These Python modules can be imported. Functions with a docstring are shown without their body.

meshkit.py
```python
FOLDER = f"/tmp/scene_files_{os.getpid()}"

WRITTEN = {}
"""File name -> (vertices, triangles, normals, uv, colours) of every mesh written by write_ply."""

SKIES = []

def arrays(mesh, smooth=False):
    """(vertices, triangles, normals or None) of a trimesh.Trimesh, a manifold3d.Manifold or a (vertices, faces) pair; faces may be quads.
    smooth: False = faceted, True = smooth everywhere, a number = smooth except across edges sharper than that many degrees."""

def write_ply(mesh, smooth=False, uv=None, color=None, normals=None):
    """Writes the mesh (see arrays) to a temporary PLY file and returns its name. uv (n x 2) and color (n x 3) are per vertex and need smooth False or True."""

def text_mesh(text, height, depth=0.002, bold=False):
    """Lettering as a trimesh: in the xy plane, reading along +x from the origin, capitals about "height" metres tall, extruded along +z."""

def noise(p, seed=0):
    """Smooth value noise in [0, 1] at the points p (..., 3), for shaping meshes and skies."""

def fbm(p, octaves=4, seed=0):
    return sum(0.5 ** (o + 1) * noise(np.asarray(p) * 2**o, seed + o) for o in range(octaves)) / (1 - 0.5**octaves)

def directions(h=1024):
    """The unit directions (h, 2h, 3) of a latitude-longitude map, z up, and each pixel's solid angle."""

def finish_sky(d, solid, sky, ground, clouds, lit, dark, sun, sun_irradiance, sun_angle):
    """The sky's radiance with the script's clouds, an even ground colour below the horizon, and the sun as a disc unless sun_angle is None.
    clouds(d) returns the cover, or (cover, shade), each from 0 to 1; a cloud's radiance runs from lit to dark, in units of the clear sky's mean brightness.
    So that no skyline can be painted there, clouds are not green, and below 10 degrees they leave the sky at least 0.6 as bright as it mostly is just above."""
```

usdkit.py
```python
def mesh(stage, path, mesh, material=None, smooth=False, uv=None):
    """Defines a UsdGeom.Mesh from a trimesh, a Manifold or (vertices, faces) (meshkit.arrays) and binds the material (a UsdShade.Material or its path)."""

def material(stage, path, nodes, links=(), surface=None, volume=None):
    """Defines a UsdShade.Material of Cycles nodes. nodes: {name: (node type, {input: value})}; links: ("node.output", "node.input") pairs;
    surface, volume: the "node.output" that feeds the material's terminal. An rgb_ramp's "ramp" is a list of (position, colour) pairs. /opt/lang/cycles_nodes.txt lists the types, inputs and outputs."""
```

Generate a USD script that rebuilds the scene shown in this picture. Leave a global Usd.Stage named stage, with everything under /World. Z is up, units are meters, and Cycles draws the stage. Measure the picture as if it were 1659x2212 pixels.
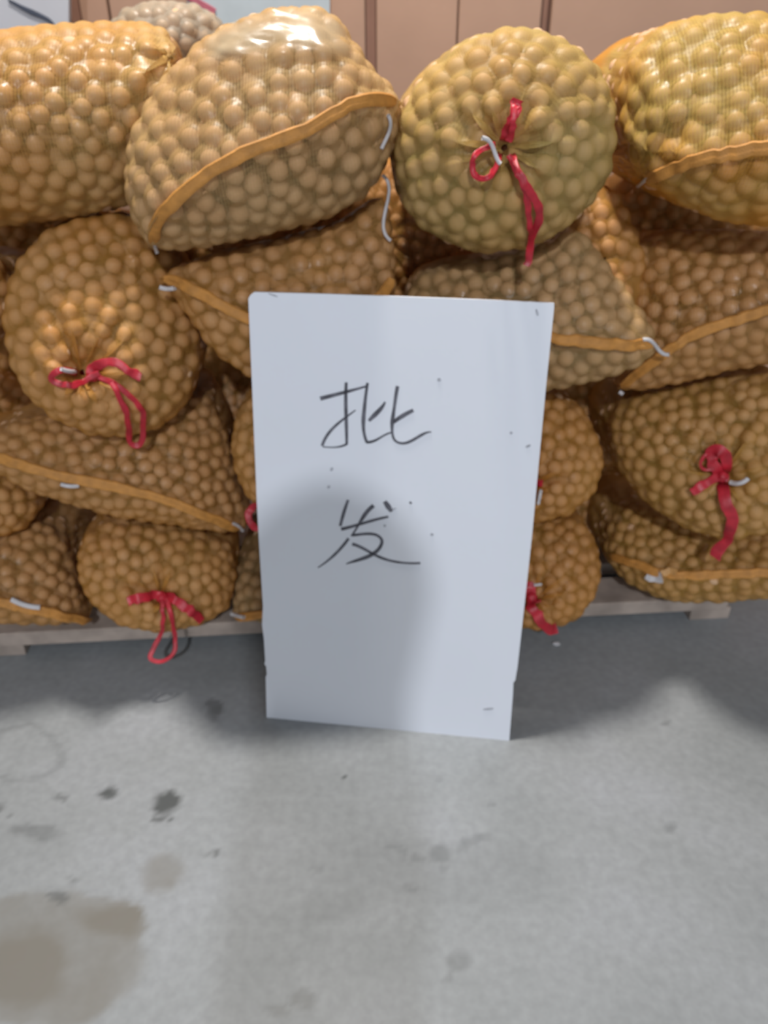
import math, random
import numpy as np
import trimesh, manifold3d as m3, usdkit, meshkit
from scipy.interpolate import splprep, splev
from scipy.ndimage import gaussian_filter1d
from scipy.spatial import cKDTree
from shapely.geometry import Polygon
from pxr import Usd, UsdGeom, UsdLux, UsdShade, Gf, Sdf, Vt

stage = Usd.Stage.CreateInMemory()
UsdGeom.SetStageUpAxis(stage, UsdGeom.Tokens.z)
UsdGeom.SetStageMetersPerUnit(stage, 1.0)
UsdGeom.Xform.Define(stage, '/World')

# ------------------------------------------------------------------ camera, sky, lights, exposure
H, PITCH, FPX = 1.20, math.radians(31.0), 1660.0          # eye height, downward pitch, focal length in pixels of the 1659 x 2212 frame
cam = UsdGeom.Camera.Define(stage, '/World/Camera')
cam.CreateHorizontalApertureAttr(36.0)
cam.CreateVerticalApertureAttr(48.0)
cam.CreateFocalLengthAttr(36.0 * FPX / 1659.0)
cam.CreateClippingRangeAttr(Gf.Vec2f(0.02, 100))
cam.CreateFStopAttr(9.0)
cam.CreateFocusDistanceAttr(0.60)
cam.CreateExposureAttr(0.16)
cam.AddTranslateOp().Set(Gf.Vec3d(0, 0, H))
cam.AddRotateXOp().Set(90.0 - math.degrees(PITCH))

dome = UsdLux.DomeLight.Define(stage, '/World/hall_daylight')
dome.CreateIntensityAttr(0.075)
dome.CreateColorAttr(Gf.Vec3f(0.90, 0.95, 1.0))

def lamp(name, loc, aim, radius, power, color):
    l = UsdLux.DiskLight.Define(stage, '/World/' + name)
    l.CreateRadiusAttr(radius)
    l.CreateIntensityAttr(power)
    l.CreateColorAttr(Gf.Vec3f(*color))
    m = Gf.Matrix4d().SetLookAt(Gf.Vec3d(*loc), Gf.Vec3d(*aim), Gf.Vec3d(0.01, 1, 0.02)).GetInverse()
    l.AddTransformOp().Set(m)
lamp('ceiling_lamp_over_stack', (-0.28, 1.58, 3.9), (-0.28, 1.58, 0), 0.12, 760.0, (1.0, 0.95, 0.88))
lamp('ceiling_lamp_behind_viewer', (0.14, -3.37, 3.72), (0.0, 1.2, 0.4), 0.075, 1600.0, (0.90, 0.94, 1.0))
door = UsdLux.RectLight.Define(stage, '/World/open_doorway_daylight')          # the hall's open front, far behind the viewer
door.CreateWidthAttr(5.0); door.CreateHeightAttr(3.0); door.CreateIntensityAttr(1.35); door.CreateColorAttr(Gf.Vec3f(0.86, 0.93, 1.0))
door.AddTransformOp().Set(Gf.Matrix4d().SetLookAt(Gf.Vec3d(0.8, -5.5, 1.6), Gf.Vec3d(0.8, 0, 1.6), Gf.Vec3d(0, 0, 1)).GetInverse())

# ------------------------------------------------------------------ helpers
FW = np.array([0, math.cos(PITCH), -math.sin(PITCH)]); UP = np.array([0, math.sin(PITCH), math.cos(PITCH)]); RT = np.array([1.0, 0, 0])
EYE = np.array([0, 0, H])
YAW = 0.08                                                   # the stack's face recedes to the right by this slope
def ray(px, py):
    px = np.asarray(px, float)[..., None]; py = np.asarray(py, float)[..., None]
    d = RT * (px - 829.5) / FPX + UP * (1106 - py) / FPX + FW
    return d / np.linalg.norm(d, axis=-1, keepdims=True)
def on_plane(px, py, p0, n):
    d = ray(px, py)
    return EYE + d * (np.dot(np.asarray(p0) - EYE, n) / (d @ np.asarray(n)))[..., None]
def at(px, py, y0):                                          # point of that pixel's ray on the plane Y = y0 + YAW * X
    return on_plane(px, py, (0, y0, 0), np.array([-YAW, 1, 0]))
def on_floor(px, py): return on_plane(px, py, (0, 0, 0), np.array([0, 0, 1.0]))
def pix(p):
    q = np.asarray(p) - EYE
    w = q @ FW
    return 829.5 + FPX * (q @ RT) / w, 1106 - FPX * (q @ UP) / w, w

taken = {}
def numbered(name, parent='/World'):
    k = parent + '/' + name
    taken[k] = taken.get(k, -1) + 1
    return name if taken[k] == 0 else f'{name}_{taken[k]:03d}'
def obj(name, mesh, mat, parent=None, smooth=30, uv=None):
    par = parent.GetPath().pathString if parent is not None else '/World'
    return usdkit.mesh(stage, par + '/' + numbered(name, par), mesh, mat, smooth=smooth, uv=uv).GetPrim()
def thing(name, loc=(0, 0, 0)):
    x = UsdGeom.Xform.Define(stage, '/World/' + numbered(name)); x.AddTranslateOp().Set(Gf.Vec3d(*map(float, loc)))
    return x.GetPrim()
def tag(o, label=None, cat=None, group=None, kind=None):
    for k, v in (('label', label), ('category', cat), ('group', group), ('kind', kind)):
        if v: o.SetCustomDataByKey(k, v)
    return o
def spline(pts, n, s=0.0):
    pts = np.asarray(pts, float)
    tck, _ = splprep(pts.T, s=s, k=min(3, len(pts) - 1))
    return np.stack(splev(np.linspace(0, 1, n), tck), 1)
def grid_faces(nr, nc, close=False):
    r, c = np.meshgrid(np.arange(nr - 1), np.arange(nc if close else nc - 1), indexing='ij')
    a = r * nc + c; b = r * nc + (c + 1) % nc; d = (r + 1) * nc + c; e = (r + 1) * nc + (c + 1) % nc
    return np.concatenate([np.stack([a, b, e], -1).reshape(-1, 3), np.stack([a, e, d], -1).reshape(-1, 3)])
def box(lo, hi, bev=0.0):
    lo, hi = np.array(lo, float), np.array(hi, float)
    if bev <= 0: return trimesh.creation.box(bounds=[lo, hi])
    pts = []
    for sx in (0, 1):
        for sy in (0, 1):
            for sz in (0, 1):
                c = np.where([sx, sy, sz], hi, lo); s = np.where([sx, sy, sz], -1, 1) * bev
                for k in range(3):
                    q = c + s; q[k] = c[k]; pts.append(q)
    return trimesh.Trimesh(*(lambda h: (h.vertices, h.faces))(trimesh.convex.convex_hull(np.array(pts))))
def strip(path, width, thick, side=None, wave=0.0, seed=0):
    """A flat tape swept along path: width across, thick deep; side = the across direction (n x 3) or None to face the camera."""
    path = np.asarray(path, float); n = len(path)
    t = np.gradient(path, axis=0); t /= np.linalg.norm(t, axis=1, keepdims=True) + 1e-9
    view = EYE - path; view /= np.linalg.norm(view, axis=1, keepdims=True)
    if side is None: side = np.cross(t, view)
    side = side - t * (side * t).sum(1, keepdims=True)
    side = side / (np.linalg.norm(side, axis=1, keepdims=True) + 1e-9)
    nor = np.cross(side, t)
    w = np.broadcast_to(np.asarray(width, float), (n,))[:, None]
    rows = []
    prof = [(-.5, .0), (-.38, .5), (-.1, .25), (.12, .5), (.38, .35), (.5, 0), (.3, -.5), (0, -.3), (-.3, -.5)]
    wob = wave * (meshkit.noise(np.stack([np.arange(n) * .35, np.full(n, seed * 7.3), np.zeros(n)], 1)) - .5)[:, None]
    for a, b in prof: rows.append(path + side * (w * (a + wob * .6)) + nor * (thick * b + w * wob * .5))
    v = np.stack(rows, 1).reshape(-1, 3); k = len(prof)
    f = grid_faces(n, k, close=True)
    caps = [[0, i, i + 1] for i in range(1, k - 1)] + [[(n - 1) * k, (n - 1) * k + i + 1, (n - 1) * k + i] for i in range(1, k - 1)]
    return trimesh.Trimesh(v, np.vstack([f, caps]), process=False)
def join(ms): return trimesh.util.concatenate(ms)
def tube(path, r, k=8):
    path = np.asarray(path, float); n = len(path)
    t = np.gradient(path, axis=0); t /= np.linalg.norm(t, axis=1, keepdims=True) + 1e-9
    ref = np.array([0.3, 0.2, 0.93]); a = np.cross(t, ref); a /= np.linalg.norm(a, axis=1, keepdims=True); b = np.cross(t, a)
    th = np.arange(k) / k * 2 * np.pi
    v = (path[:, None] + r * (np.cos(th)[None, :, None] * a[:, None] + np.sin(th)[None, :, None] * b[:, None])).reshape(-1, 3)
    caps = [[0, i, i + 1] for i in range(1, k - 1)] + [[(n - 1) * k, (n - 1) * k + i + 1, (n - 1) * k + i] for i in range(1, k - 1)]
    return trimesh.Trimesh(v, np.vstack([grid_faces(n, k, True), caps]), process=False)

# ------------------------------------------------------------------ materials
L = '/World/Looks/'
UsdGeom.Scope.Define(stage, '/World/Looks')
def plain(name, col, rough=0.6, spec=0.5, var=0.12, scale=30.0, bump=0.0, bscale=200.0):
    c0 = tuple(c * (1 - var) for c in col); c1 = tuple(min(1, c * (1 + var)) for c in col)
    nodes = {'tc': ('texture_coordinate', {}), 'n': ('noise_texture', {'scale': scale, 'detail': 4.0}),
             'r': ('rgb_ramp', {'ramp': [(0.3, c0), (0.7, c1)]}),
             'p': ('principled_bsdf', {'roughness': rough, 'specular_ior_level': spec})}
    links = [('tc.object', 'n.vector'), ('n.fac', 'r.fac'), ('r.color', 'p.base_color')]
    if bump:
        nodes['bn'] = ('noise_texture', {'scale': bscale, 'detail': 3.0}); nodes['b'] = ('bump', {'strength': bump, 'distance': 0.002})
        links += [('tc.object', 'bn.vector'), ('bn.fac', 'b.height'), ('b.normal', 'p.normal')]
    return usdkit.material(stage, L + name, nodes, links, surface='p.BSDF')
def net_material(name, col, col2, cover=0.42, edge=0.5, rough=0.42, spec=0.5, ramp=(0.38, 0.62)):
    """Woven plastic netting: threads (glossy, a little translucent) and open holes between; near the rim the threads close up."""
    nodes = {
        'uv': ('uvmap', {'attribute': 'st'}), 'sx': ('separate_xyz', {}),
        'fu': ('math', {'math_type': 'multiply', 'value2': 2 * math.pi / 0.0046}), 'fv': ('math', {'math_type': 'multiply', 'value2': 2 * math.pi / 0.0062}),
        'su': ('math', {'math_type': 'sine'}), 'sv': ('math', {'math_type': 'sine'}),
        'mu': ('math', {'math_type': 'multiply', 'value2': 0.11}), 'mv': ('math', {'math_type': 'multiply', 'value2': 0.05}),
        'lw': ('layer_weight', {'blend': 0.5}), 'pw': ('math', {'math_type': 'power', 'value2': 1.6}), 'me': ('math', {'math_type': 'multiply', 'value2': edge}),
        'geo': ('geometry', {}), 'n1': ('noise_texture', {'scale': 7.0, 'detail': 3.0}), 'nn': ('math', {'math_type': 'multiply_add', 'value2': 0.34, 'value3': cover - 0.17}),
        'a1': ('math', {'math_type': 'add'}), 'a2': ('math', {'math_type': 'add'}), 'a3': ('math', {'math_type': 'add', 'use_clamp': True}),
        'n2': ('noise_texture', {'scale': 4.0, 'detail': 2.0}), 'cr': ('rgb_ramp', {'ramp': [(ramp[0], col), (ramp[1], col2)]}),
        'n3': ('noise_texture', {'scale': 9.0, 'detail': 2.0}), 'rg': ('map_range', {'from_min': 0.35, 'from_max': 0.65, 'to_min': rough - 0.10, 'to_max': rough + 0.10}),
        'p': ('principled_bsdf', {'specular_ior_level': spec}), 'tl': ('translucent_bsdf', {}),
        'm1': ('mix_closure', {'fac': 0.25}), 'tr': ('transparent_bsdf', {}), 'm2': ('mix_closure', {}),
    }
    links = [('geo.position', 'n3.vector'), ('n3.fac', 'rg.value'), ('rg.result', 'p.roughness'), ('uv.UV', 'sx.vector'), ('sx.x', 'fu.value1'), ('sx.y', 'fv.value1'), ('fu.value', 'su.value1'), ('fv.value', 'sv.value1'),
             ('su.value', 'mu.value1'), ('sv.value', 'mv.value1'), ('lw.facing', 'pw.value1'), ('pw.value', 'me.value1'),
             ('geo.position', 'n1.vector'), ('n1.fac', 'nn.value1'), ('mu.value', 'a1.value1'), ('mv.value', 'a1.value2'), ('a1.value', 'a2.value1'), ('me.value', 'a2.value2'),
             ('a2.value', 'a3.value1'), ('nn.value', 'a3.value2'), ('geo.position', 'n2.vector'), ('n2.fac', 'cr.fac'), ('cr.color', 'p.base_color'), ('cr.color', 'tl.color'),
             ('p.BSDF', 'm1.closure1'), ('tl.BSDF', 'm1.closure2'), ('a3.value', 'm2.fac'), ('tr.BSDF', 'm2.closure1'), ('m1.closure', 'm2.closure2')]
    return usdkit.material(stage, L + name, nodes, links, surface='m2.closure')
NET = {
    'amber': net_material('net_amber', (0.67, 0.32, 0.06), (0.69, 0.37, 0.09), cover=0.46, rough=0.5),
    'ochre': net_material('net_ochre', (0.64, 0.36, 0.08), (0.65, 0.37, 0.08), cover=0.46, rough=0.5),
    'olive': net_material('net_olive', (0.60, 0.45, 0.15), (0.64, 0.41, 0.12), cover=0.50, rough=0.48),
    'straw': net_material('net_straw', (0.62, 0.43, 0.19), (0.62, 0.40, 0.16), cover=0.45, rough=0.40),
    'golden': net_material('net_golden', (0.66, 0.45, 0.16), (0.66, 0.34, 0.08), cover=0.50, rough=0.42),
    'orange': net_material('net_orange', (0.74, 0.34, 0.04), (0.66, 0.47, 0.13), cover=0.56, rough=0.42, ramp=(0.43, 0.64)),
    'brown': net_material('net_brown', (0.63, 0.34, 0.11), (0.64, 0.33, 0.08), cover=0.46, rough=0.42),
    'pale': net_material('net_pale', (0.42, 0.37, 0.28), (0.50, 0.45, 0.36), cover=0.5, rough=0.4),
}
MAT = {
    'hem': plain('hem_orange', (0.56, 0.25, 0.055), 0.55, 0.4, 0.18, 60, 0.5, 500),
    'ribbon': plain('ribbon_red', (0.50, 0.018, 0.035), 0.42, 0.5, 0.3, 40),
    'string': plain('string_white', (0.62, 0.60, 0.62), 0.7, 0.3),
    'tuft': plain('gathered_net', (0.60, 0.32, 0.11), 0.5, 0.5, 0.2, 60),
    'pallet': plain('pallet_wood', (0.40, 0.33, 0.285), 0.8, 0.3, 0.25, 14, 0.4, 120),
    'ink': plain('marker_ink', (0.13, 0.13, 0.155), 0.7, 0.3, 0.4, 60),
    'scuff': plain('scuff_grey', (0.46, 0.47, 0.52), 0.8, 0.2, 0.2, 90),
    'plank': plain('wall_paint', (0.44, 0.27, 0.19), 0.55, 0.4, 0.05, 5, 0.1, 60),
    'groove': plain('wall_groove', (0.26, 0.14, 0.10), 0.7, 0.3, 0.08, 8),
    'board': plain('board_white', (0.82, 0.845, 0.92), 0.55, 0.35, 0.015, 3, 0.05, 300),
    'bluebag': plain('bag_blue', (0.45, 0.51, 0.55), 0.5, 0.4, 0.06, 12),
    'whiteboard': plain('board_lavender', (0.50, 0.51, 0.56), 0.6, 0.4, 0.03, 5),
    'darkmark': plain('dark_stroke', (0.05, 0.06, 0.09), 0.6, 0.4),
}
NUT = usdkit.material(stage, L + 'nut_shell', {
    'oi': ('object_info', {}), 'geo': ('geometry', {}), 'n': ('noise_texture', {'scale': 22.0, 'detail': 1.0}), 'nf': ('noise_texture', {'scale': 160.0, 'detail': 3.0}),
    'ad': ('math', {'math_type': 'multiply_add', 'value2': 0.25}), 'r': ('rgb_ramp', {'ramp': [(0.30, (0.52, 0.28, 0.15)), (0.5, (0.66, 0.40, 0.23)), (0.85, (0.74, 0.49, 0.30))]}),
    'p': ('principled_bsdf', {'roughness': 0.65, 'specular_ior_level': 0.2})},
    [('geo.position', 'n.vector'), ('geo.position', 'nf.vector'), ('nf.fac', 'ad.value1'), ('n.fac', 'ad.value3'), ('ad.value', 'r.fac'), ('r.color', 'p.base_color')], surface='p.BSDF')

# ------------------------------------------------------------------ the setting: floor with stains, plank wall
def smoothstep(x, a, b):
    t = np.clip((x - a) / (b - a), 0, 1); return t * t * (3 - 2 * t)
def build_floor():
    fine_x = np.arange(-1.3, 1.3001, 0.008); fine_y = np.arange(0.35, 1.75, 0.008)
    xs = np.concatenate([np.arange(-6, -1.3, 0.35), fine_x, np.arange(1.5, 6.2, 0.35)]); ys = np.concatenate([np.arange(-6, 0.34, 0.3), fine_y, np.arange(1.9, 6.0, 0.4)])
    X, Y = np.meshgrid(xs, ys); P = np.stack([X, Y, np.zeros_like(X)], -1).reshape(-1, 3)
    f = grid_faces(len(ys), len(xs))
    w = np.stack([meshkit.fbm(P * 9 + 3, 4, 5), meshkit.fbm(P * 9 + 40, 4, 9)], -1) - 0.5
    w2 = np.stack([meshkit.fbm(P * 45 + 3, 3, 15), meshkit.fbm(P * 45 + 40, 3, 19)], -1) - 0.5
    u, v, depth = pix(P); ok = depth > 0.1
    u = np.where(ok, u, -9999) + 70 * w[:, 0] + 26 * w2[:, 0]; v = np.where(ok, v, -9999) + 55 * w[:, 1] + 22 * w2[:, 1]
    wet = np.zeros(len(P)); warm = np.zeros(len(P))
    def ell(cx, cy, rx, ry, soft=0.35):
        d = np.hypot((u - cx) / rx, (v - cy) / ry); return 1 - smoothstep(d, 1 - soft, 1 + soft)
    for cx, cy, rx, ry, a in [(349, 1740, 29, 27, .75), (330, 1778, 20, 9, .6), (364, 1779, 6, 6, .6), (229, 1712, 18, 15, .75), (143, 1729, 11, 11, .4), (462, 1843, 13, 9, .55),
                              (433, 1848, 7, 5, .45), (4, 1757, 12, 10, .5), (40, 1785, 6, 5, .4), (82, 1812, 30, 20, .34), (467, 1540, 22, 23, .5), (468, 1520, 10, 10, .45), (850, 1842, 30, 13, .30),
                              (895, 1843, 16, 11, .34), (952, 1832, 27, 22, .36), (1024, 1818, 38, 13, .30), (960, 1862, 11, 12, .3), (866, 1912, 14, 9, .32), (690, 1882, 14, 10, .26),
                              (605, 2172, 22, 20, .45), (660, 2150, 22, 19, .48), (980, 2085, 30, 22, .34), (966, 2118, 14, 9, .34), (737, 1668, 5, 4, .85), (1440, 1800, 9, 9, .3),
                              (1038, 1742, 10, 8, .25), (940, 1697, 7, 6, .25), (160, 1892, 8, 7, .35), (125, 1930, 20, 16, .45), (1446, 1570, 7, 6, .3), (750, 1950, 40, 22, .16), (700, 1960, 50, 30, .14)]:
        wet = np.maximum(wet, a * ell(cx, cy, rx, ry))
    ring = np.abs(np.hypot((u - 55) / 92, (v - 1628) / 62) - 1); wet = np.maximum(wet,   .2 * (1 - smoothstep(ring, .02, .14)))
    wet = np.maximum(wet, .13 * ell(930, 1880, 240, 70, .5))
    warm = np.maximum(warm, .55 * ell(345, 1890, 42, 36)); big = ell(100, 2070, 220, 150, .08)
    big = np.maximum(big, ell(200, 2000, 118, 80, .1)); warm = np.maximum(warm, .62 * big)
    warm = np.maximum(warm, big * (.62 + .6 * np.maximum(ell(50, 2090, 80, 70, .6), ell(245, 1985, 75, 42, .6))))
    wet *= 1.02 + .6 * meshkit.fbm(P * 30 + 9, 3, 31); warm = np.clip(warm * (.55 + .85 * meshkit.fbm(P * 14 + 2, 4, 33)), 0, 1)
    m = usdkit.mesh(stage, '/World/floor', trimesh.Trimesh(P, f, process=False), None, smooth=False)
    api = UsdGeom.PrimvarsAPI(m)
    for nme, val in (('wet', wet), ('warm', warm)):
        api.CreatePrimvar(nme, Sdf.ValueTypeNames.FloatArray, 'vertex').Set(Vt.FloatArray.FromNumpy(val.astype(np.float32)))
    mat = usdkit.material(stage, L + 'concrete', {
        'geo': ('geometry', {}), 'n1': ('noise_texture', {'scale': 3.2, 'detail': 5.0, 'roughness': 0.55}), 'n2': ('noise_texture', {'scale': 60.0, 'detail': 4.0}),
        'r': ('rgb_ramp', {'ramp': [(0.34, (0.265, 0.28, 0.288)), (0.52, (0.307, 0.322, 0.334)), (0.68, (0.34, 0.355, 0.377))]}),
        'fr': ('rgb_ramp', {'ramp': [(0.3, (0.90, 0.90, 0.90)), (0.7, (1.06, 1.06, 1.06))]}), 'mf': ('mix', {'mix_type': 'multiply', 'fac': 1.0}),
        'aw': ('attribute', {'attribute': 'wet'}), 'ah': ('attribute', {'attribute': 'warm'}),
        'm1': ('mix', {'mix_type': 'mix', 'color2': (0.10, 0.108, 0.11)}), 'm2': ('mix', {'mix_type': 'mix', 'color2': (0.19, 0.178, 0.155)}),
        'rr': ('math', {'math_type': 'multiply_add', 'value2': -0.2, 'value3': 0.55}), 'b': ('bump', {'strength': 0.15, 'distance': 0.001}),
        'p': ('principled_bsdf', {'specular_ior_level': 0.45})},
        [('geo.position', 'n1.vector'), ('geo.position', 'n2.vector'), ('n1.fac', 'r.fac'), ('n2.fac', 'fr.fac'), ('r.color', 'mf.color1'), ('fr.color', 'mf.color2'),
         ('mf.color', 'm2.color1'), ('ah.fac', 'm2.fac'), ('m2.color', 'm1.color1'), ('aw.fac', 'm1.fac'), ('m1.color', 'p.base_color'), ('aw.fac', 'rr.value1'), ('rr.value', 'p.roughness'),
         ('n2.fac', 'b.height'), ('b.normal', 'p.normal')], surface='p.BSDF')
    UsdShade.MaterialBindingAPI.Apply(m.GetPrim()).Bind(mat)
    tag(m.GetPrim(), 'grey concrete floor with damp stains and dark spots', 'floor', kind='structure')
build_floor()

WY = 2.7                                                      # the plank wall stands here
def wall_x(px): return float(on_plane(np.array([px]), np.array([60.0]), (0, WY, 0), np.array([0, 1.0, 0]))[0, 0])
wall = thing('wall_back'); tag(wall, 'tan pink painted plank wall behind the sacks', 'wall', kind='structure')
obj('backing', box((-4.5, WY + .03, 0), (4.5, WY + .12, 3.2)), MAT['groove'], wall, smooth=False)
edges = [(-900, -640), (-636, -420), (-416, -210), (-190, 153), (180, 238), (244, 420), (424, 640), (644, 789), (813, 987), (990, 1167), (1189, 1660), (1664, 1900), (1904, 2140), (2144, 2400)]
for i, (a, b) in enumerate(edges):
    obj('plank', box((wall_x(a), WY - .002 * (i % 3), 0), (wall_x(b), WY + .03, 3.2), 0.003), MAT['plank'], wall, smooth=False)
for a, b in ((155, 179), (791, 811), (1169, 1181)):
    obj('batten', box((wall_x(a), WY + .012, 0), (wall_x(b), WY + .03, 3.2)), MAT['groove'], wall, smooth=False)

# ------------------------------------------------------------------ pallet
pyaw = math.degrees(math.atan(YAW))
pal = UsdGeom.Xform.Define(stage, '/World/' + numbered('pallet'))
pal.AddTranslateOp().Set(Gf.Vec3d(0, 1.412, 0)); pal.AddRotateZOp().Set(pyaw); pal = pal.GetPrim()
tag(pal, 'low grey wooden pallet on the concrete floor under the sacks', 'pallet')
XR = float(on_plane(np.array([1572.]), np.array([1325.]), (0, 1.41, 0), np.array([-YAW, 1, 0]))[0, 0]); XL = XR - 2.6
for i, y in enumerate((0, .16, .32, .48, .64, .80)):
    obj('deck_board', box((XL, y, .034 + .004 * (i % 2)), (XR - .01 * (i % 3), y + .105, .072), .003), MAT['pallet'], pal, smooth=False)
for x in (XL + .02, XL + .70, -.93, -.10, XR - .085):
    for y in (.008, .42, .80):
        obj('block', box((x, y, 0), (x + .10, y + .09, .034), .002), MAT['pallet'], pal, smooth=False)

# ------------------------------------------------------------------ sacks
NR = 0.0148
rng = np.random.default_rng(7)
shell_v = trimesh.creation.icosphere(subdivisions=2)
NETS = []          # per sack: (prim, mesh for picking, key)
NUTS = []          # (centre, radius, sack index)

def resample_closed(pts, n, sig):
    pts = np.asarray(pts, float); q = np.vstack([pts, pts[:1]])
    s = np.concatenate([[0], np.cumsum(np.linalg.norm(np.diff(q, axis=0), axis=1))])
    x = np.arange(n) / n * s[-1]
    o = np.stack([np.interp(x, s, q[:, k]) for k in (0, 1)], 1)
    return gaussian_filter1d(o, sig, axis=0, mode='wrap')
def resample_open(pts, s01):
    pts = np.asarray(pts, float)
    q = spline(pts, 200) if len(pts) > 2 else pts
    s = np.concatenate([[0], np.cumsum(np.linalg.norm(np.diff(q, axis=0), axis=1))]); s /= s[-1]
    return np.stack([np.interp(s01, s, q[:, k]) for k in (0, 1)], -1)

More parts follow.
